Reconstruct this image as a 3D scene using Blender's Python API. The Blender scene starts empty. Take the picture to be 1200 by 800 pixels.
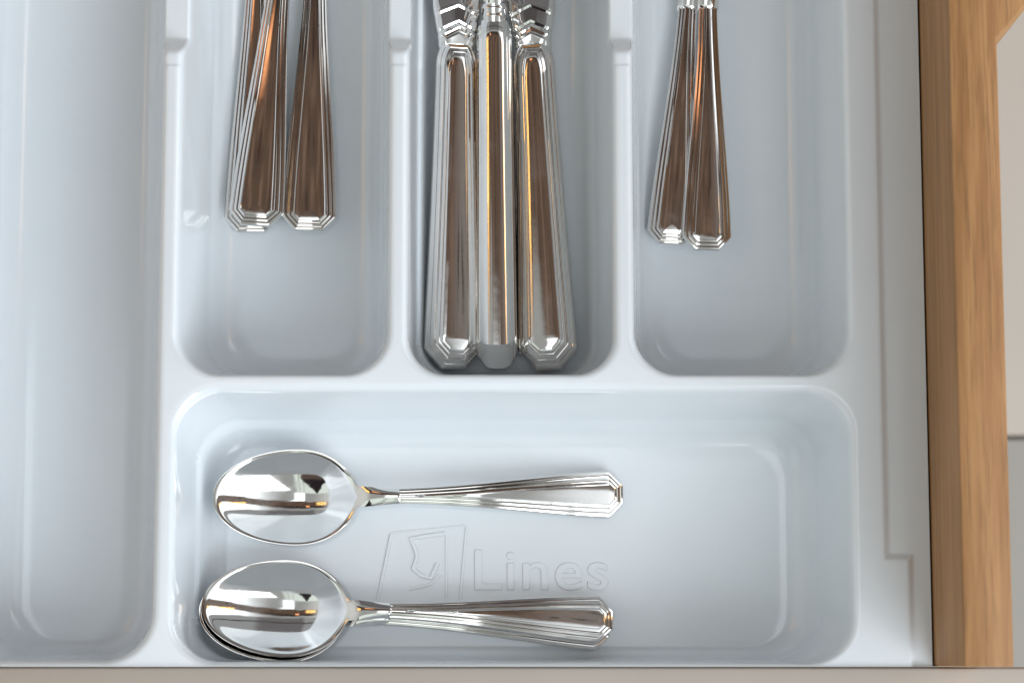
import bpy, bmesh, math, random
import numpy as np
from mathutils import Vector, Matrix
random.seed(4); np.random.seed(4)
S = bpy.context.scene
COL = S.collection
MM = 0.001

# ------------------------------------------------------------------ camera
F = 2800.0                     # focal length in photograph pixels (1200 wide)
T = math.radians(7.56)         # tilt away from straight down
D = 0.789                      # distance to the tray floor along the axis
CAM = Vector((0, -D*math.sin(T), D*math.cos(T)))
cd = bpy.data.cameras.new('camera'); cam = bpy.data.objects.new('camera', cd); COL.objects.link(cam)
cam.location = CAM; cam.rotation_euler = (T, 0, 0)
cd.sensor_width = 36; cd.lens = F/1200*36; cd.clip_start = .05; cd.clip_end = 20
cd.dof.use_dof = True; cd.dof.focus_distance = D-.012; cd.dof.aperture_fstop = 15
S.camera = cam

def at(px, py, z):
    """photograph pixel -> point of the horizontal plane at height z (metres)"""
    r = Vector(((px-600)/F, -(py-400)/F, -1)); r.rotate(cam.rotation_euler)
    return CAM + r*((z-CAM.z)/r.z)

# ------------------------------------------------------------------ render
S.render.engine = 'CYCLES'
S.cycles.use_denoising = True
S.cycles.max_bounces = 10; S.cycles.glossy_bounces = 6; S.cycles.diffuse_bounces = 4
S.cycles.sample_clamp_indirect = 6
S.view_settings.view_transform = 'Standard'; S.view_settings.look = 'None'
S.view_settings.gamma = 1; S.view_settings.use_curve_mapping = False
S.view_settings.exposure = 0.05

# ------------------------------------------------------------------ node helper
class NT:
    def __init__(s, tree): s.t = tree; tree.nodes.clear()
    def n(s, kind, **kw):
        nd = s.t.nodes.new(kind)
        for k, v in kw.items(): setattr(nd, k, v)
        return nd
    def link(s, a, b): s.t.links.new(a, b)
    def put(s, sock, v):
        if hasattr(v, 'is_linked') or isinstance(v, bpy.types.NodeSocket): s.link(v, sock)
        else: sock.default_value = v
    def m(s, op, a, b=0.0, c=0.0):
        nd = s.n('ShaderNodeMath', operation=op)
        for i, v in enumerate((a, b, c)): s.put(nd.inputs[i], v)
        return nd.outputs[0]
    def ramp(s, x, a, b, lo=0.0, hi=1.0):
        nd = s.n('ShaderNodeMapRange', interpolation_type='SMOOTHSTEP')
        s.put(nd.inputs[0], x)
        nd.inputs[1].default_value = a; nd.inputs[2].default_value = b
        nd.inputs[3].default_value = lo; nd.inputs[4].default_value = hi
        return nd.outputs[0]
    def mix(s, f, a, b):
        nd = s.n('ShaderNodeMix', data_type='RGBA')
        s.put(nd.inputs[0], f)
        s.put(nd.inputs[6], a if not isinstance(a, tuple) else (*a, 1))
        s.put(nd.inputs[7], b if not isinstance(b, tuple) else (*b, 1))
        return nd.outputs[2]

# ------------------------------------------------------------------ world: the kitchen the metal mirrors
W = bpy.data.worlds.new('World'); S.world = W; W.use_nodes = True
w = NT(W.node_tree)
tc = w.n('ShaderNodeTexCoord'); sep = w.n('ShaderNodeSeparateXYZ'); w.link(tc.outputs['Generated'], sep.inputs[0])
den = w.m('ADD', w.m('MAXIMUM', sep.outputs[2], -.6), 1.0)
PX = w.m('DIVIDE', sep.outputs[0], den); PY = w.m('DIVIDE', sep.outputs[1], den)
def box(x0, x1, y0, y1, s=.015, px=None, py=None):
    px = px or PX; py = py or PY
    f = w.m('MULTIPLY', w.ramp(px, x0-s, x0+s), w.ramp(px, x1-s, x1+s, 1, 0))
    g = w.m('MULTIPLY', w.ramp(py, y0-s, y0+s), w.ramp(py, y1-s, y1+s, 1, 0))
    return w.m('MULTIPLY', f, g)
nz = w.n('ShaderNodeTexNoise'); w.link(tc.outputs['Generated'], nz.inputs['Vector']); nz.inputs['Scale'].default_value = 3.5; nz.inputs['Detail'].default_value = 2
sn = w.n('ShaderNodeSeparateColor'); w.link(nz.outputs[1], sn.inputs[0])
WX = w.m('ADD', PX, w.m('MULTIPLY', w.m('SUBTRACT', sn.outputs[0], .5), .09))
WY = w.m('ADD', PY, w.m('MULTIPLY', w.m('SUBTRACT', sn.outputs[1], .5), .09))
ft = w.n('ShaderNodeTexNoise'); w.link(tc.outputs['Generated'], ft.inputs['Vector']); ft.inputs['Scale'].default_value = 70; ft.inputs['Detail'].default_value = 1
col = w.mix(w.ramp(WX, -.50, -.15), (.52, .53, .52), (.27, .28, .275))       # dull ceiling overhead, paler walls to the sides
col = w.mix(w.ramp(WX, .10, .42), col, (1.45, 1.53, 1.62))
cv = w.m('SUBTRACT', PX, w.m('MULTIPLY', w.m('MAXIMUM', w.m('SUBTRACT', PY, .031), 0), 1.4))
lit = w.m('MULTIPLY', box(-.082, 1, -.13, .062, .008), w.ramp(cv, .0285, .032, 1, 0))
col = w.mix(lit, col, (1.45, 1.52, 1.58))                                  # bright zone added overhead, shaped for reflections in metal and tray floor
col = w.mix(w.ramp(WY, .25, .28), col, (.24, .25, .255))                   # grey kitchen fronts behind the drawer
col = w.mix(w.m('MULTIPLY', box(-.22, .22, .27, .62, .03, WX, WY), 1.0), col, (.12, .115, .12))  # darker zone added among the fronts so the knife bolsters mirror dark
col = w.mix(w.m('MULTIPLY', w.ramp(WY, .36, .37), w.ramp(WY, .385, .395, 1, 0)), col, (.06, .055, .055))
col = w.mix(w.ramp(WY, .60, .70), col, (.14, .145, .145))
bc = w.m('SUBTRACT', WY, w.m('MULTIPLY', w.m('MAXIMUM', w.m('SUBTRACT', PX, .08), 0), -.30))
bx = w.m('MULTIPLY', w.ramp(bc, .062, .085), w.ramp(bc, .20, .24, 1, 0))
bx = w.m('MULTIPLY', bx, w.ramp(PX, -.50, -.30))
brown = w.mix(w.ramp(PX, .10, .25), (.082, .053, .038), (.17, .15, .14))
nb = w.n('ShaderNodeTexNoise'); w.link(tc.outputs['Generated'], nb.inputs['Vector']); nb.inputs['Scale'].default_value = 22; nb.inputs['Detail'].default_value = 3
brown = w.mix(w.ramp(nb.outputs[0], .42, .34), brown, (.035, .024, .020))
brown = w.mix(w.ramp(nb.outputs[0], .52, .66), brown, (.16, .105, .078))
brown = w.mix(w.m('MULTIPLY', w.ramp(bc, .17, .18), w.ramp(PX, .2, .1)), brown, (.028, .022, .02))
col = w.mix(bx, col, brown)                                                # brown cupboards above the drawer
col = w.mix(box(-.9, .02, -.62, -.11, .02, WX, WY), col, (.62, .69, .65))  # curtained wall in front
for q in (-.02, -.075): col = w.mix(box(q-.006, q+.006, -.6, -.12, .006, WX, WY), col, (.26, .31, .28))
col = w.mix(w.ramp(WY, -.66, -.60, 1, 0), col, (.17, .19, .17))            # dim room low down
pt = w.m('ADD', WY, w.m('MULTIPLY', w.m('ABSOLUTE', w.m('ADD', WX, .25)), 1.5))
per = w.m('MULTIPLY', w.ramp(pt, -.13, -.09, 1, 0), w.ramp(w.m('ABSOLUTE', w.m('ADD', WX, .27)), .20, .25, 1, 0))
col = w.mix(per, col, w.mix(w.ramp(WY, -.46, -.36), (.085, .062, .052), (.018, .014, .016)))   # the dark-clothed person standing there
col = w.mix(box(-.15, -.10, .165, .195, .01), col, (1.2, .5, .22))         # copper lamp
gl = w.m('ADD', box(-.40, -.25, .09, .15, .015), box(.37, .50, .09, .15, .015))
col = w.mix(w.m('MULTIPLY', gl, w.ramp(ft.outputs[0], .46, .58)), col, (3.2, 1.7, .5))   # speckled warm zones, added to put golden glints on the handles
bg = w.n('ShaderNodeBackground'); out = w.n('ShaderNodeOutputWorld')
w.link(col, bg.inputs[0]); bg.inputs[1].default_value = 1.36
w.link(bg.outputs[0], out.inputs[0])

# ------------------------------------------------------------------ window panes (front right)
def area(name, loc, target, sx, sy, power, color):
    l = bpy.data.lights.new(name, 'AREA'); l.shape = 'RECTANGLE'; l.size = sx; l.size_y = sy
    l.energy = power; l.color = color
    o = bpy.data.objects.new(name, l); COL.objects.link(o)
    o.location = loc; o.rotation_euler = (Vector(target)-Vector(loc)).to_track_quat('-Z', 'Y').to_euler()
    return o
WIN = 3.6                       # watts per pane
for i in range(3):
    for j in range(3):
        o = area('window_pane_light', (.50+i*.56, -.86, .72+j*.58), (0, 0, 0), .50, .55, WIN, (.90, .95, 1.0))
        o.rotation_euler = (math.radians(90), 0, 0)

# ------------------------------------------------------------------ materials
def mat(name):
    m = bpy.data.materials.new(name); m.use_nodes = True
    n = NT(m.node_tree); b = n.n('ShaderNodeBsdfPrincipled'); o = n.n('ShaderNodeOutputMaterial')
    n.link(b.outputs[0], o.inputs[0]); return m, n, b
def noise(n, vec, scale, detail=4, rough=.55):
    t = n.n('ShaderNodeTexNoise'); n.link(vec, t.inputs['Vector'])
    t.inputs['Scale'].default_value = scale; t.inputs['Detail'].default_value = detail; t.inputs['Roughness'].default_value = rough
    return t.outputs[0]
def coords(n, scale=(1, 1, 1)):
    t = n.n('ShaderNodeTexCoord'); mp = n.n('ShaderNodeMapping'); mp.inputs['Scale'].default_value = scale
    n.link(t.outputs['Object'], mp.inputs[0]); return mp.outputs[0]
def bump(n, b, h, strength, dist):
    k = n.n('ShaderNodeBump'); k.inputs['Strength'].default_value = strength; k.inputs['Distance'].default_value = dist
    n.link(h, k.inputs['Height']); n.link(k.outputs[0], b.inputs['Normal'])

PLASTIC, n, b = mat('tray_plastic')
v = coords(n)
n.link(n.mix(n.ramp(noise(n, v, 35, 5, .7), .3, .7), (.775, .825, .865), (.795, .84, .875)), b.inputs['Base Color'])
n.link(n.ramp(noise(n, v, 60, 3), .3, .7, .085, .12), b.inputs['Roughness'])
b.inputs['IOR'].default_value = 1.58
hh = n.m('ADD', noise(n, v, 22, 2), n.m('MULTIPLY', noise(n, v, 900, 2), .012))
hh = n.m('ADD', hh, n.m('MULTIPLY', n.ramp(noise(n, coords(n, (900, 28, 300)), 1, 2), .66, .74), .03))
bump(n, b, hh, .07, .0012)

def steel(name, tint, rough):
    m, n, b = mat(name)
    v = coords(n)
    n.link(n.mix(n.ramp(noise(n, v, 90, 4), .35, .75), tint, tuple(c*.93 for c in tint)), b.inputs['Base Color'])
    b.inputs['Metallic'].default_value = 1
    n.link(n.m('ADD', n.ramp(noise(n, v, 140, 5), .3, .75, rough, rough+.02), n.ramp(noise(n, v, 42, 4, .6), .50, .68, 0, .055)), b.inputs['Roughness'])
    vs = coords(n, (60, 900, 900))
    hh = n.m('ADD', noise(n, v, 120, 3), n.m('MULTIPLY', noise(n, vs, 1, 2), .10))
    bump(n, b, hh, .035, .0004)
    return m
STEEL = steel('polished_steel', (.80, .785, .76), .05)
BLADE = steel('blade_steel', (.74, .735, .73), .10)

WOOD, n, b = mat('oak_wood')
v = coords(n, (1, .06, 1))
g1 = noise(n, v, 260, 5, .6); g2 = noise(n, coords(n, (1, .03, 1)), 900, 3, .6); g3 = noise(n, coords(n, (1, .12, 1)), 45, 3)
c = n.mix(n.ramp(g1, .35, .68), (.31, .142, .045), (.43, .220, .082))
c = n.mix(n.m('MULTIPLY', n.ramp(g2, .52, .72), .55), c, (.15, .066, .022))
g4 = noise(n, coords(n, (1, .035, 1)), 1500, 2, .5)
c = n.mix(n.m('MULTIPLY', n.ramp(g4, .56, .68), .28), c, (.11, .048, .016))
c = n.mix(n.m('MULTIPLY', n.ramp(g3, .4, .7), .35), c, (.47, .25, .09))
n.link(c, b.inputs['Base Color']); b.inputs['Roughness'].default_value = .55
bump(n, b, n.m('ADD', g1, g2), .15, .0004)

TAUPE, n, b = mat('taupe_laminate')
v = coords(n)
n.link(n.mix(noise(n, v, 30, 3), (.46, .405, .355), (.52, .465, .41)), b.inputs['Base Color']); b.inputs['Roughness'].default_value = .6
BASE, n, b = mat('drawer_base_laminate')
v = coords(n)
n.link(n.mix(noise(n, v, 40, 3), (.55, .55, .54), (.60, .60, .59)), b.inputs['Base Color']); b.inputs['Roughness'].default_value = .5
def tile(name, a, c2):
    m, n, b = mat(name); v = coords(n)
    n.link(n.mix(noise(n, v, 6, 5), a, c2), b.inputs['Base Color']); b.inputs['Roughness'].default_value = .5
    return m
BEIGE = tile('beige_tile', (.54, .47, .40), (.63, .55, .48))
GREY = tile('grey_tile', (.43, .40, .36), (.50, .47, .42))

# ------------------------------------------------------------------ object helpers
def tag(o, label=None, cat=None, group=None, kind=None):
    for k, v in (('label', label), ('category', cat), ('group', group), ('kind', kind)):
        if v: o[k] = v
    return o
def link(name, me, m, parent=None):
    o = bpy.data.objects.new(name, me); COL.objects.link(o)
    if m and not me.materials: me.materials.append(m)
    if parent: o.parent = parent
    return o
def empty(name, M):
    o = bpy.data.objects.new(name, None); COL.objects.link(o); o.empty_display_size = .01
    o.matrix_world = M; return o
def bm_mesh(name, bm, sharp=None):
    me = bpy.data.meshes.new(name)
    bmesh.ops.recalc_face_normals(bm, faces=bm.faces)
    bm.to_mesh(me); bm.free()
    me.shade_smooth()
    if sharp: me.set_sharp_from_angle(angle=math.radians(sharp))
    return me
def prism(name, poly, z0, z1, m, parent=None, bev=.0006):
    bm = bmesh.new()
    vs = [bm.verts.new((x, y, z0)) for x, y in poly]
    f = bm.faces.new(vs)
    e = bmesh.ops.extrude_face_region(bm, geom=[f])
    bmesh.ops.translate(bm, vec=(0, 0, z1-z0), verts=[q for q in e['geom'] if isinstance(q, bmesh.types.BMVert)])
    if bev: bmesh.ops.bevel(bm, geom=list(bm.edges), offset=bev, segments=2, affect='EDGES', profile=.5)
    return link(name, bm_mesh(name, bm, 40), m, parent)
def rect(x0, x1, y0, y1): return [(x0, y0), (x1, y0), (x1, y1), (x0, y1)]

# ------------------------------------------------------------------ layout of the tray (mm)
H = 45.0
def mmx(px, py, z): return at(px, py, z*MM).x/MM
def mmy(py, z): return at(600, py, z*MM).y/MM
DX = [mmx(195, 430, H), mmx(466, 300, H), mmx(731, 300, H)]
XR = mmx(1004, 500, H)
XL = DX[0] - 68.5
DY = mmy(446, H)
YB = mmy(780, H); YBL = mmy(779, H)
YT = mmy(0, 0) + 165
FLX = mmx(1034, 400, H)            # raised rim's right edge
TABX = mmx(1068, 700, H); TABY = mmy(652, H)
OUTX = mmx(1083, 400, H-3)         # lower outer flange's edge
XIN = OUTX + .6                    # drawer side's inner face
YF = mmy(778, 46.6) - 1.0            # drawer front's inner face
NOT0, NOT1 = mmy(66, H), mmy(36, H)

# ------------------------------------------------------------------ tray height field
def axis(a, b, fa, fb, fine, coarse):
    out = list(np.arange(a, fa, coarse)) + list(np.arange(fa, fb, fine)) + list(np.arange(fb, b, coarse)) + [b]
    return np.array(sorted(set(np.round(out, 4))))
X0T, X1T = XL-12, OUTX
Y0T, Y1T = YF+.3, YT+12
gx = axis(X0T, X1T, mmx(0, 400, 0)-6, X1T, .5, 2.5)
gy = axis(Y0T, Y1T, Y0T, mmy(0, 0)+8, .5, 2.5)
GX, GY = np.meshgrid(gx, gy, indexing='ij')
RT, RB = 2.0, 8.0
HR = .9                                             # half the ridge between two compartments
def comp_depth(x0, x1, y0, y1, dl, dr, db, dt, rad):
    """depth below the rim (0..H) of a drafted, rounded pocket"""
    sel = (GX > x0-.6) & (GX < x1+.6) & (GY > y0-.6) & (GY < y1+.6)
    x = GX[sel]; y = GY[sel]
    lo = np.zeros_like(x); hi = np.full_like(x, H)
    def sdf(z):
        t = z/H
        top = RT - np.sqrt(np.maximum(RT**2 - np.maximum(RT-z, 0)**2, 0))      # 0 at the flat, RT at the lip
        zb = np.maximum(z-(H-RB), 0); bot = RB - np.sqrt(np.maximum(RB**2-zb**2, 0))
        ins = (RT-top) + bot
        a0 = x0+dl*t+ins; a1 = x1-dr*t-ins; b0 = y0+db*t+ins*np.where(db < 6, .55, 1); b1 = y1-dt*t-ins
        r = np.maximum(rad - .25*ins, 3)
        cx, cy = (a0+a1)/2, (b0+b1)/2
        qx = np.abs(x-cx)-(a1-a0)/2+r; qy = np.abs(y-cy)-(b1-b0)/2+r
        return np.minimum(np.maximum(qx, qy), 0) + np.hypot(np.maximum(qx, 0), np.maximum(qy, 0)) - r
    for _ in range(22):
        mid = (lo+hi)/2; ins_ = sdf(mid) < 0
        lo = np.where(ins_, mid, lo); hi = np.where(ins_, hi, mid)
    out = np.zeros_like(GX); out[sel] = lo
    return out
Z = np.full_like(GX, H)
# raised rim, lower outer flange and the wider tab near the front
edge = np.where(GY > TABY, FLX, TABX)
def sstep(v, a, b): q = np.clip((v-a)/(b-a), 0, 1); return q*q*(3-2*q)
drop = np.maximum(sstep(GX, TABX-1.0, TABX+1.2), np.minimum(sstep(GX, FLX-1.0, FLX+1.2), sstep(GY, TABY-1.2, TABY+1.2)))
Z -= 1.3*drop
# pockets
dep = np.zeros_like(GX)
pockets = [
    (XL, DX[0]-HR, YBL, YT, 7, 6, 2.5, 6, 16),
    (DX[0]+HR, DX[1]-HR, DY+HR, YT, 7, 5, 3, 6, 14.5),
    (DX[1]+HR, DX[2]-HR, DY+HR, YT, 3, 6, 3, 6, 13),
    (DX[2]+HR, XR, DY+HR, YT, 4, 7, 3, 6, 14.5),
    (DX[0]+HR, XR, YB, DY-HR, 3.5, 8, .8, 7, 15),
]
for p in pockets: dep = np.maximum(dep, comp_depth(*p))
Z -= dep
# lowered finger section of the dividers
cap = np.full_like(GX, 1e3)
inner = (GX > DX[0]-9) & (GX < DX[2]+9)
lowc = H - 8.5*sstep(GY, NOT0, NOT1)
near = np.zeros_like(GX)
for d in DX: near = np.maximum(near, (np.abs(GX-d) < 9).astype(float))
k = .8
sm = np.where(near > 0, -k*np.log(np.exp(-(Z-20)/k)+np.exp(-(lowc+.6-20)/k))+20, Z)
Z = np.where((near > 0) & (GY > NOT0-3), np.minimum(Z, sm), Z)
# soften where the walls run into the floors, as moulded plastic does
Zb = Z.copy()
kern = np.exp(-.5*(np.arange(-9, 10)/3.6)**2); kern /= kern.sum()
for ax in (0, 1):
    pad = np.pad(Zb, [(9, 9) if q == ax else (0, 0) for q in (0, 1)], mode='edge')
    Zb = sum(kw*(pad[i:i+Z.shape[0], :] if ax == 0 else pad[:, i:i+Z.shape[1]]) for i, kw in enumerate(kern))
wz = 1-sstep(Z, 3, 11)
wz[:, :28] *= np.clip((np.arange(28)-18)/9, 0, 1)
Z = Z*(1-wz)+Zb*wz
nx, ny = GX.shape
co = np.stack([GX, GY, Z], -1).reshape(-1, 3)*MM
idx = np.arange(nx*ny).reshape(nx, ny)
quads = np.stack([idx[:-1, :-1], idx[1:, :-1], idx[1:, 1:], idx[:-1, 1:]], -1).reshape(-1, 4)
# skirt round the edge so that the sheet has a lip
border = np.concatenate([idx[:, 0], idx[-1, 1:], idx[-2::-1, -1], idx[0, -2:0:-1]])
sk = co[border].copy(); sk[:, 2] -= 2.2*MM
si = np.arange(len(border)) + len(co)
sq = np.stack([border, si, np.roll(si, -1), np.roll(border, -1)], -1)
allco = np.concatenate([co, sk]); allq = np.concatenate([quads, sq])
me = bpy.data.meshes.new('cutlery_tray')
me.vertices.add(len(allco)); me.vertices.foreach_set('co', allco.ravel())
me.loops.add(allq.size); me.loops.foreach_set('vertex_index', allq.ravel().astype(np.int32))
me.polygons.add(len(allq)); me.polygons.foreach_set('loop_start', np.arange(0, allq.size, 4, dtype=np.int32))
me.update(calc_edges=True); me.validate()
me.shade_smooth(); me.set_sharp_from_angle(angle=math.radians(70))
tray = link('cutlery_tray', me, PLASTIC)
tag(tray, 'pale grey-blue moulded plastic cutlery tray with rounded compartments lying in the drawer', 'cutlery tray')

# raised lettering and emblem moulded in the floor of the wide compartment
def text_mesh(body, h):
    c = bpy.data.curves.new('lettering', 'FONT'); c.body = body; c.size = h; c.extrude = .00016
    c.bevel_depth = .00022; c.bevel_resolution = 3; c.space_character = 1.06
    o = bpy.data.objects.new('lettering_curve', c); COL.objects.link(o)
    dg = bpy.context.evaluated_depsgraph_get(); dg.update()
    m = bpy.data.meshes.new_from_object(o.evaluated_get(dg)); bpy.data.objects.remove(o); return m
p0, p1 = at(556, 690, 0), at(713, 690, 0)
tm = text_mesh('Lines', .0185); tm.name = 'lettering'
xs = [v.co.x for v in tm.vertices]; sx = (p1.x-p0.x)/(max(xs)-min(xs))
tm.transform(Matrix.Translation((p0.x, p0.y, .00012)) @ Matrix.Diagonal((sx, 1, 1, 1)) @ Matrix.Translation((-min(xs), 0, 0)))
tm.shade_smooth(); tm.set_sharp_from_angle(angle=math.radians(40))
lt = link('lettering', tm, PLASTIC, tray)
def ribbon(bm, pts, wd, h, z=0.0):
    """a raised, bevelled moulded line along pixel points"""
    P = [at(x, y, 0).to_2d() for x, y in pts]
    rows = []
    for i, p in enumerate(P):
        a = P[max(i-1, 0)]; c = P[min(i+1, len(P)-1)]; d = (c-a).normalized(); nn = Vector((-d.y, d.x))
        rows.append([bm.verts.new((*(p+nn*q*wd), z+zz)) for q, zz in ((-.5, -.0002), (-.3, h), (.3, h), (.5, -.0002))])
    for a, c in zip(rows, rows[1:]):
        for j in range(3): bm.faces.new((a[j], a[j+1], c[j+1], c[j]))
    for r in (rows[0], rows[-1]): bm.faces.new(r)
bm = bmesh.new()
ribbon(bm, [(459, 625), (451, 663), (443, 701)], .0013, .0006)
ribbon(bm, [(547, 617), (543, 660), (539, 701)], .0011, .0004)
ribbon(bm, [(523, 626), (523, 664), (523, 701)], .0009, .00035)
ribbon(bm, [(462, 624), (505, 620), (545, 616)], .0009, .00035)
ribbon(bm, [(522, 625), (500, 628), (481, 631), (487, 644), (489, 652), (484, 666), (494, 674), (505, 677), (513, 660)], .0017, .0007)
ribbon(bm, [(480, 690), (505, 684), (516, 672)], .0012, .0004)
link('emblem', bm_mesh('emblem', bm, 30), PLASTIC, tray)

# ------------------------------------------------------------------ drawer
drw = empty('drawer', Matrix.Translation((0, 0, -.003)))
tag(drw, 'open wooden drawer with oak side board and taupe front holding the plastic tray', 'drawer')
def dp(*a, **k): return prism(*a, **k, parent=drw)
zT = 93*MM
xi = XIN*MM; xo = at(1178, 400, zT).x; yf = YF*MM; yt = YT*MM+.03
yd0, yd1 = at(600, 45, zT).y, at(600, 9, zT).y
xd = at(1203, 10, zT).x
poly = [(xi, yf+.0004), (xo, yf+.0004), (xo, yd0), (xd+.004, yd1+.005), (xd+.004, yt), (xi, yt)]
for o in (dp('side_panel', poly, -.012, zT, WOOD, bev=.0007),
          dp('side_panel', rect((XL-14)*MM-.0134, (XL-14)*MM, yf+.0004, yt), -.012, zT, WOOD, bev=.0007),
          dp('back_panel', rect((XL-14)*MM+.0003, xi-.0003, yt-.014, yt-.0005), -.006, zT-.002, WOOD, bev=.0007),
          dp('base_panel', rect((XL-14)*MM+.0003, xi-.0003, yf+.0008, yt-.0145), -.008, -.0006, BASE, bev=0),
          dp('front_panel', rect((XL-14)*MM-.03, xo+.06, yf-.02, yf), -.03, 46.6*MM, TAUPE, bev=.0012)):
    o.location.z = .003
bpy.context.view_layer.update()

# ------------------------------------------------------------------ floor far below the open drawer
zf = -.52
fl = link('floor', bpy.data.meshes.new('floor'), None); tag(fl, kind='structure')
bm = bmesh.new(); bmesh.ops.create_grid(bm, x_segments=2, y_segments=2, size=3.0)
bmesh.ops.translate(bm, vec=(0, 0, zf-.012), verts=bm.verts); bm.to_mesh(fl.data); bm.free(); fl.data.materials.append(GREY)
ys = at(1190, 512, zf).y
xm = at(1190, 400, zf).x
for nm, x0, x1, y0, y1, m in (('floor_tile', xm-.35, xm+.35, ys+.001, ys+.6, BEIGE), ('floor_tile', xm-.35, xm+.35, ys-.6, ys-.001, GREY)):
    prism(nm, rect(x0, x1, y0, y1), zf-.011, zf, m, fl, bev=.0015)

# ------------------------------------------------------------------ cutlery building blocks (mm in, metres out)
def handle_mesh(name, L, w_of, wt, ch, prof, back, arch, camber, panel_drop=0.0, start_closed=None, nside=64, sharp=28, spread=1.0):
    """stepped handle: concentric inset outlines (side edges, 45 degree corners, flat end); u = 0 neck, u = L end"""
    bm = bmesh.new()
    def ring(d, zf_):
        uc = min(L-ch-d*(1.414-spread), L-d-.06)
        u0 = d if start_closed else 0.0
        pts = []
        us = [u0+(uc-u0)*(j/(nside-8)) for j in range(nside-7)] + [uc+(L-d-uc)*j/6 for j in range(1, 7)]
        for u in us:
            ww = w_of(min(u, L))
            sc = (.55+.45*min(ww/wt, 1)) if spread == 1 else spread*(.42+.58*min(ww/wt, 1))
            dd = d*sc
            h = ww-dd
            h = min(h, wt-ch+(L-u)-d*1.414)
            if start_closed:
                q = max(start_closed-(u-d), 0)/start_closed
                h = min(h, (ww-dd)*math.sqrt(max(1-(q*.80)**2, 0)))
            pts.append((u, max(h, 0.0), min(d, ww/sc)))
        vs = []
        for side in (1, -1):
            row = []
            for u, h, de in pts:
                z = zf_(de if de < d else d, u, h) + arch(u) - camber*(h/wt)**2
                row.append(bm.verts.new((u*MM, side*h*MM, z*MM)))
            vs.append(row)
        return vs[0] + vs[1][::-1]
    if not callable(prof[0][1]):                    # where an inner outline has run out, the crest keeps the height of the one reached
        pd, pz = [p[0] for p in prof], [p[1] for p in prof]
        rings = [ring(d, (lambda dd, u, h, zz=z: zz)) for d, z in back] + [ring(d, lambda dd, u, h: float(np.interp(dd, pd, pz))) for d, z in prof]
    else:
        rings = [ring(d, z) for d, z in back+prof]
    nb = len(back)
    for a, c in zip(rings, rings[1:]):
        for j in range(len(a)-1): bm.faces.new((a[j], a[j+1], c[j+1], c[j]))
        bm.faces.new((a[-1], a[0], c[0], c[-1]))
    for r in (rings[0], rings[-1]):
        n2 = len(r)
        for j in range(n2//2-1): bm.faces.new((r[j], r[j+1], r[n2-2-j], r[n2-1-j]))
    bmesh.ops.remove_doubles(bm, verts=bm.verts, dist=4e-6)
    bmesh.ops.dissolve_degenerate(bm, edges=bm.edges, dist=2e-6)
    return bm_mesh(name, bm, sharp)

def bowl_mesh(name, a1, a2, Wd, Dp, neck, wn, zn0, zn1, thick=1.15):
    """spoon bowl running into its neck; x = 0 at the widest point, +x towards the handle"""
    bm = bmesh.new()
    aa = lambda u: (a1+a2)/2 + (a2-a1)/2*math.tanh(u/9)
    N, M_ = 84, 40
    us = [-a1*math.cos(math.pi/2*i/40)*1.0 for i in range(40)] + [i*(neck)/(N-40) for i in range(N-39)]
    a_l = aa(-a1)
    rows = []
    for u in us:
        uu = u*(a_l*.9995/a1) if u < 0 else u
        rho = 1-(uu/aa(uu))**2
        we = Wd*math.sqrt(max(rho, 0))**(1.0)
        f = sstep(np.array(u), a2*.25, a2*.95).item()
        wk = wn
        smx = .5*(we+wk+math.sqrt((we-wk)**2+(4.2-2.4*sstep(np.array(u), a2, neck).item())**2))
        wv = we*(1-f)+smx*f if f > 0 else we
        row = []
        for j in range(M_+1):
            vv = -math.cos(math.pi*j/M_)*.35 + (2*j/M_-1)*.65
            y = vv*wv
            zb = -Dp*(1-(uu/aa(uu))**2-(y/Wd)**2)
            t = sstep(np.array(u), a2*.45, neck).item()
            zn = zn0+(zn1-zn0)*t - .9*vv*vv*t
            t2 = sstep(np.array(u), a2*.80, a2*1.25).item()
            kk = .28+.7*t2; capz = -.75*(1-t2)+zn*t2
            z = -kk*math.log(math.exp(-max(zb, -40)/kk)+math.exp(-capz/kk))
            if u > neck-1.6: z -= ((u-neck+1.6)/1.6)**2*1.3
            row.append(bm.verts.new((u*MM, y*MM, z*MM)))
        rows.append(row)
    for a, c in zip(rows, rows[1:]):
        for j in range(M_): bm.faces.new((a[j], c[j], c[j+1], a[j+1]))
    bmesh.ops.remove_doubles(bm, verts=bm.verts, dist=3e-6)
    bmesh.ops.dissolve_degenerate(bm, edges=bm.edges, dist=1e-6)
    bmesh.ops.recalc_face_normals(bm, faces=bm.faces)
    if sum(f.normal.z for f in bm.faces) < 0: bmesh.ops.reverse_faces(bm, faces=bm.faces)
    me = bpy.data.meshes.new(name); bm.to_mesh(me); bm.free(); me.shade_smooth()
    return me
def thicken(o, t):
    md = o.modifiers.new('thickness', 'SOLIDIFY'); md.thickness = t*MM; md.offset = -1; md.use_even_offset = True
    b_ = o.modifiers.new('rim', 'BEVEL'); b_.width = .22*MM; b_.segments = 2; b_.limit_method = 'ANGLE'; b_.angle_limit = math.radians(50)

def frame(tip, neck, roll):
    """matrix with origin at the neck point, +x towards the handle's end"""
    x = (tip-neck).normalized(); z = Vector((0, 0, 1)); y = z.cross(x).normalized(); z = x.cross(y)
    M = Matrix((x, y, z)).transposed().to_4x4(); M.translation = neck
    return M @ Matrix.Rotation(math.radians(roll), 4, 'X')

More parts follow.
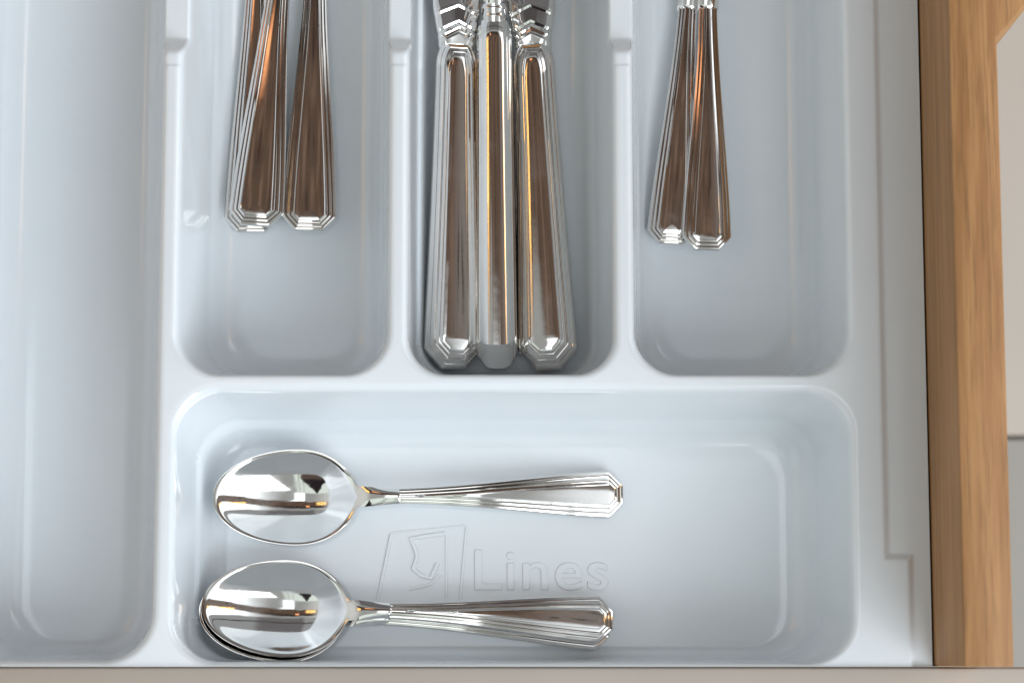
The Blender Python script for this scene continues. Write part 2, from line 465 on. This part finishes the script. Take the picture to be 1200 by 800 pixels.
# stepped border: (inset, height) in mm
PROF = [(0, -1.0), (.12, -.55), (.34, -.26), (.85, -.18), (1.02, -.50), (1.16, -.50), (1.42, .08), (1.95, .18), (2.10, -.14), (2.24, -.14),
        (2.50, .42), (3.0, .50), (3.14, .22), (3.28, .12), (3.6, .14), (4.6, .155), (6.0, .165)]
BACK = [(2.2, -2.3), (.6, -2.2), (.08, -1.7)]
def w_spoon(L, wn, wt):
    def f(u):
        s = u/L
        return wn+(wt-wn)*(s**1.55*(1.42-.42*s**3) if s < 1 else 1)
    return f

# ------------------------------------------------------------------ teaspoons
TL, TWN, TWT = 73.0, 2.45, 7.9
tea_arch = lambda u: 3.2*math.sin(math.pi*min(max(u/TL, 0), 1))**1.0 - .0*u
TEA_H = handle_mesh('handle', TL, w_spoon(TL, TWN, TWT), TWT, 5.0, PROF, BACK, tea_arch, .45, spread=1.45)
TEA_B = bowl_mesh('bowl', 26.8, 19.3, 15.4, 8.2, 35.0, 2.05, .2, 3.0)
def teaspoon(tip, neck, zt, zn, roll, bowlpitch, label, group='teaspoons in the wide compartment'):
    t3, n3 = at(*tip, zt*MM), at(*neck, zn*MM)
    M = frame(t3, n3, roll)
    r = empty('teaspoon', M); tag(r, label, 'teaspoon', group)
    h = link('handle', TEA_H, STEEL, r)
    h.scale.x = (t3-n3).length/(TL*MM)
    bo = link('bowl', TEA_B, STEEL, r); thicken(bo, 1.4)
    bo.matrix_local = Matrix.Translation((.0016, 0, .0003)) @ Matrix.Rotation(math.radians(bowlpitch), 4, 'Y') @ Matrix.Translation((-.035, 0, -.0030))
    return r
teaspoon((731, 579), (468, 581), 3.4, 10.6, 2.6, -2.5, 'single polished teaspoon lying above the moulded lettering, its whole handle pale silver')
teaspoon((719, 726), (457, 715), 7.2, 14.2, -5, -3.0, 'upper teaspoon of the stacked pair by the drawer front, brown reflection at its handle end')
teaspoon((715, 735), (453, 723), 3.2, 10.8, -3, -3.0, 'polished teaspoon underneath the stacked pair, only its lower rim and handle edge showing')

# ------------------------------------------------------------------ forks (left pocket) and tablespoons (right pocket)
FL, FWN, FWT = 86.0, 3.7, 9.3
fork_arch = lambda u: .7*math.sin(math.pi*min(max(u/FL, 0), 1))
FORK_H = handle_mesh('handle', FL, w_spoon(FL, FWN, FWT), FWT, 4.7, PROF, BACK, fork_arch, .6, spread=1.3)
def fork_head():
    out = [(0, 3.4), (10, 3.2), (22, 3.6), (30, 6.5), (38, 10.5), (44, 11.8)]
    tines = []
    pts = [(u, h) for u, h in out]
    w4 = [(11.8, 8.8), (5.3, 2.2), (-2.2, -5.3), (-8.8, -11.8)]
    poly = list(pts)
    for i, (a, c) in enumerate(w4):
        poly += [(88, a-.9), (88, c+.9)]
        poly += [(52, c)] + ([(52, w4[i+1][0])] if i < 3 else [])
    poly += [(u, -h) for u, h in reversed(out)]
    bm = bmesh.new()
    f = bm.faces.new([bm.verts.new((-u*MM, v*MM, 0)) for u, v in poly])
    bmesh.ops.triangulate(bm, faces=[f])
    bmesh.ops.subdivide_edges(bm, edges=list(bm.edges), cuts=2)
    e = bmesh.ops.extrude_face_region(bm, geom=list(bm.faces))
    bmesh.ops.translate(bm, vec=(0, 0, -1.7*MM), verts=[q for q in e['geom'] if isinstance(q, bmesh.types.BMVert)])
    for v in bm.verts:
        u = -v.co.x/MM; v.co.z += (4.2*math.sin(min(max(u/88, 0), 1)*math.pi) - 2.2*math.sin(min(max((u-28)/60, 0), 1)*math.pi) + .01*u)*MM
    return bm_mesh('head', bm, 40)
FORK_HEAD = fork_head()
def fork(tip, neck, zt, zn, roll, label):
    t3, n3 = at(*tip, zt*MM), at(*neck, zn*MM); t3 = n3+(t3-n3)
    r = empty('fork', frame(t3, n3, roll)); tag(r, label, 'fork', 'fork handles in the left pocket')
    h = link('handle', FORK_H, STEEL, r); h.scale.x = (t3-n3).length/(FL*MM)
    link('head', FORK_HEAD, STEEL, r)
fork((294, 272), (302, -45), 4.0, 3.0, 0, 'silver fork handle lying underneath the left-hand handle, peeping out at its side')
fork((298, 264), (329, -45), 10.0, 7.0, 2, 'silver fork handle on top at the left, stepped octagonal end and brown reflections')
fork((362, 270), (370, -45), 7.5, 4.8, -3, 'silver fork handle lying alone at the right, golden glints along its left border')

RL = 76.0
TAB_H = handle_mesh('handle', RL, w_spoon(RL, 3.2, 8.3), 8.3, 4.3, PROF, BACK, lambda u: .8*math.sin(math.pi*min(max(u/RL, 0), 1)), .6, spread=1.3)
TAB_B = bowl_mesh('bowl', 36, 28, 21, 9.0, 56.0, 3.2, .2, 3.0)
def tablespoon(tip, neck, zt, zn, roll, label):
    t3, n3 = at(*tip, zt*MM), at(*neck, zn*MM)
    r = empty('tablespoon', frame(t3, n3, roll)); tag(r, label, 'spoon', 'spoon handles in the right pocket')
    h = link('handle', TAB_H, STEEL, r); h.scale.x = (t3-n3).length/(RL*MM)
    bo = link('bowl', TAB_B, STEEL, r); thicken(bo, 1.2)
    bo.matrix_local = Matrix.Translation((.0014, 0, .0002)) @ Matrix.Rotation(math.radians(8.5), 4, 'Y') @ Matrix.Translation((-.056, 0, -.0030))
tablespoon((786, 286), (806, 9), 7.0, 5.6, 3, 'silver spoon handle at the left of the crossing pair, lower one with dark brown panel')
tablespoon((829, 293), (830, 9), 11.0, 8.8, -4, 'silver spoon handle at the right of the crossing pair, golden glints along its side')

# ------------------------------------------------------------------ knives
KL, KW0, KWT = 101.0, 7.0, 10.2
def w_knife(u):
    s = min(max(u/KL, 0), 1)
    return KW0+(KWT-KW0)*s**1.4
def kz(base, off, sgn):
    def f(d, u, h):
        t = w_knife(u)/KWT
        q = min(d/9.0, 1)
        return sgn*((1.6+5.2*math.sqrt(max(1-(1-q)**2, 0)))*(.55+.45*t) + off)
    return f
kp = [(0, -.3), (.25, -.08), (.7, 0), (1.25, .05), (1.4, -.16), (1.6, -.16), (1.85, .14), (2.6, .2), (2.8, -.02), (2.98, -.02), (3.2, .28), (4.0, .32), (4.2, .04), (4.45, .0), (4.8, .14), (5.6, .16), (6.6, .10)]
KNIFE_H = handle_mesh('handle', KL, w_knife, KWT, 6.2,
    [(d, kz(0, o, 1)) for d, o in kp], [(d, kz(0, o, -1)) for d, o in reversed(kp)], lambda u: 0.0, .0, start_closed=7.0, nside=72)
def loft(name, secs, m=20, sharp=30, chev=0.0):
    """secs: (u, half width, half thickness, z, squareness)"""
    bm = bmesh.new(); rows = []
    for u, a, c, z, e in secs:
        row = []
        for j in range(m):
            t = 2*math.pi*j/m
            cx, sz = math.cos(t), math.sin(t)
            row.append(bm.verts.new(((u-chev*(1-abs(cx)**e))*MM, math.copysign(abs(cx)**e, cx)*a*MM, (z+math.copysign(abs(sz)**e, sz)*c)*MM)))
        rows.append(row)
    for a, c in zip(rows, rows[1:]):
        for j in range(m): bm.faces.new((a[j], a[(j+1) % m], c[(j+1) % m], c[j]))
    bm.faces.new(rows[0]); bm.faces.new(rows[-1])
    return bm_mesh(name, bm, sharp)
KNIFE_BOL = loft('bolster', [(9, 5.2, 3.3, 0, .6), (3.5, 5.9, 3.7, 0, .6), (1.5, 6.4, 4.2, 0, .6), (.6, 6.4, 3.9, 0, .6), (-.4, 6.4, 3.9, 0, .6), (-1.0, 6.6, 4.3, 0, .6), (-1.8, 6.6, 4.2, 0, .6),
                             (-2.6, 6.6, 3.6, 0, .6), (-3.4, 6.9, 3.9, 0, .5), (-8.0, 7.6, 2.8, 0, .5), (-8.8, 7.8, 3.2, 0, .5), (-10.0, 8.0, 3.0, 0, .5), (-10.8, 8.1, 2.5, 0, .5), (-16, 8.4, 1.5, 0, .6)], 32, 30, 3.4)
KNIFE_BL = loft('blade', [(-14, 8.3, 1.5, 0, .6), (-40, 8.6, 1.0, 0, .8), (-80, 9.2, .8, 0, .8), (-105, 8.6, .6, 0, .8), (-116, 5.5, .4, 0, .9), (-121, 1.0, .2, 0, 1)], 16)
def knife(tip, neck, zt, zn, roll, label):
    t3, n3 = at(*tip, zt*MM), at(*neck, zn*MM)
    r = empty('table_knife', frame(t3, n3, roll)); tag(r, label, 'knife', 'table knives in the middle pocket')
    h = link('handle', KNIFE_H, STEEL, r); h.scale.x = (t3-n3).length/(KL*MM)
    link('bolster', KNIFE_BOL, STEEL, r); link('blade', KNIFE_BL, BLADE, r)
knife((531, 433), (535, 50), 7.0, 9.0, -12, 'silver table knife lying flat at the left, stepped handle end against the divider')
knife((583, 433), (579, 20), 10.5, 14.5, 90, 'silver table knife standing on its edge between two flat knives')
knife((643, 434), (624, 50), 7.0, 7.0, 6, 'silver table knife lying flat at the right, broad brown-tinted handle face')
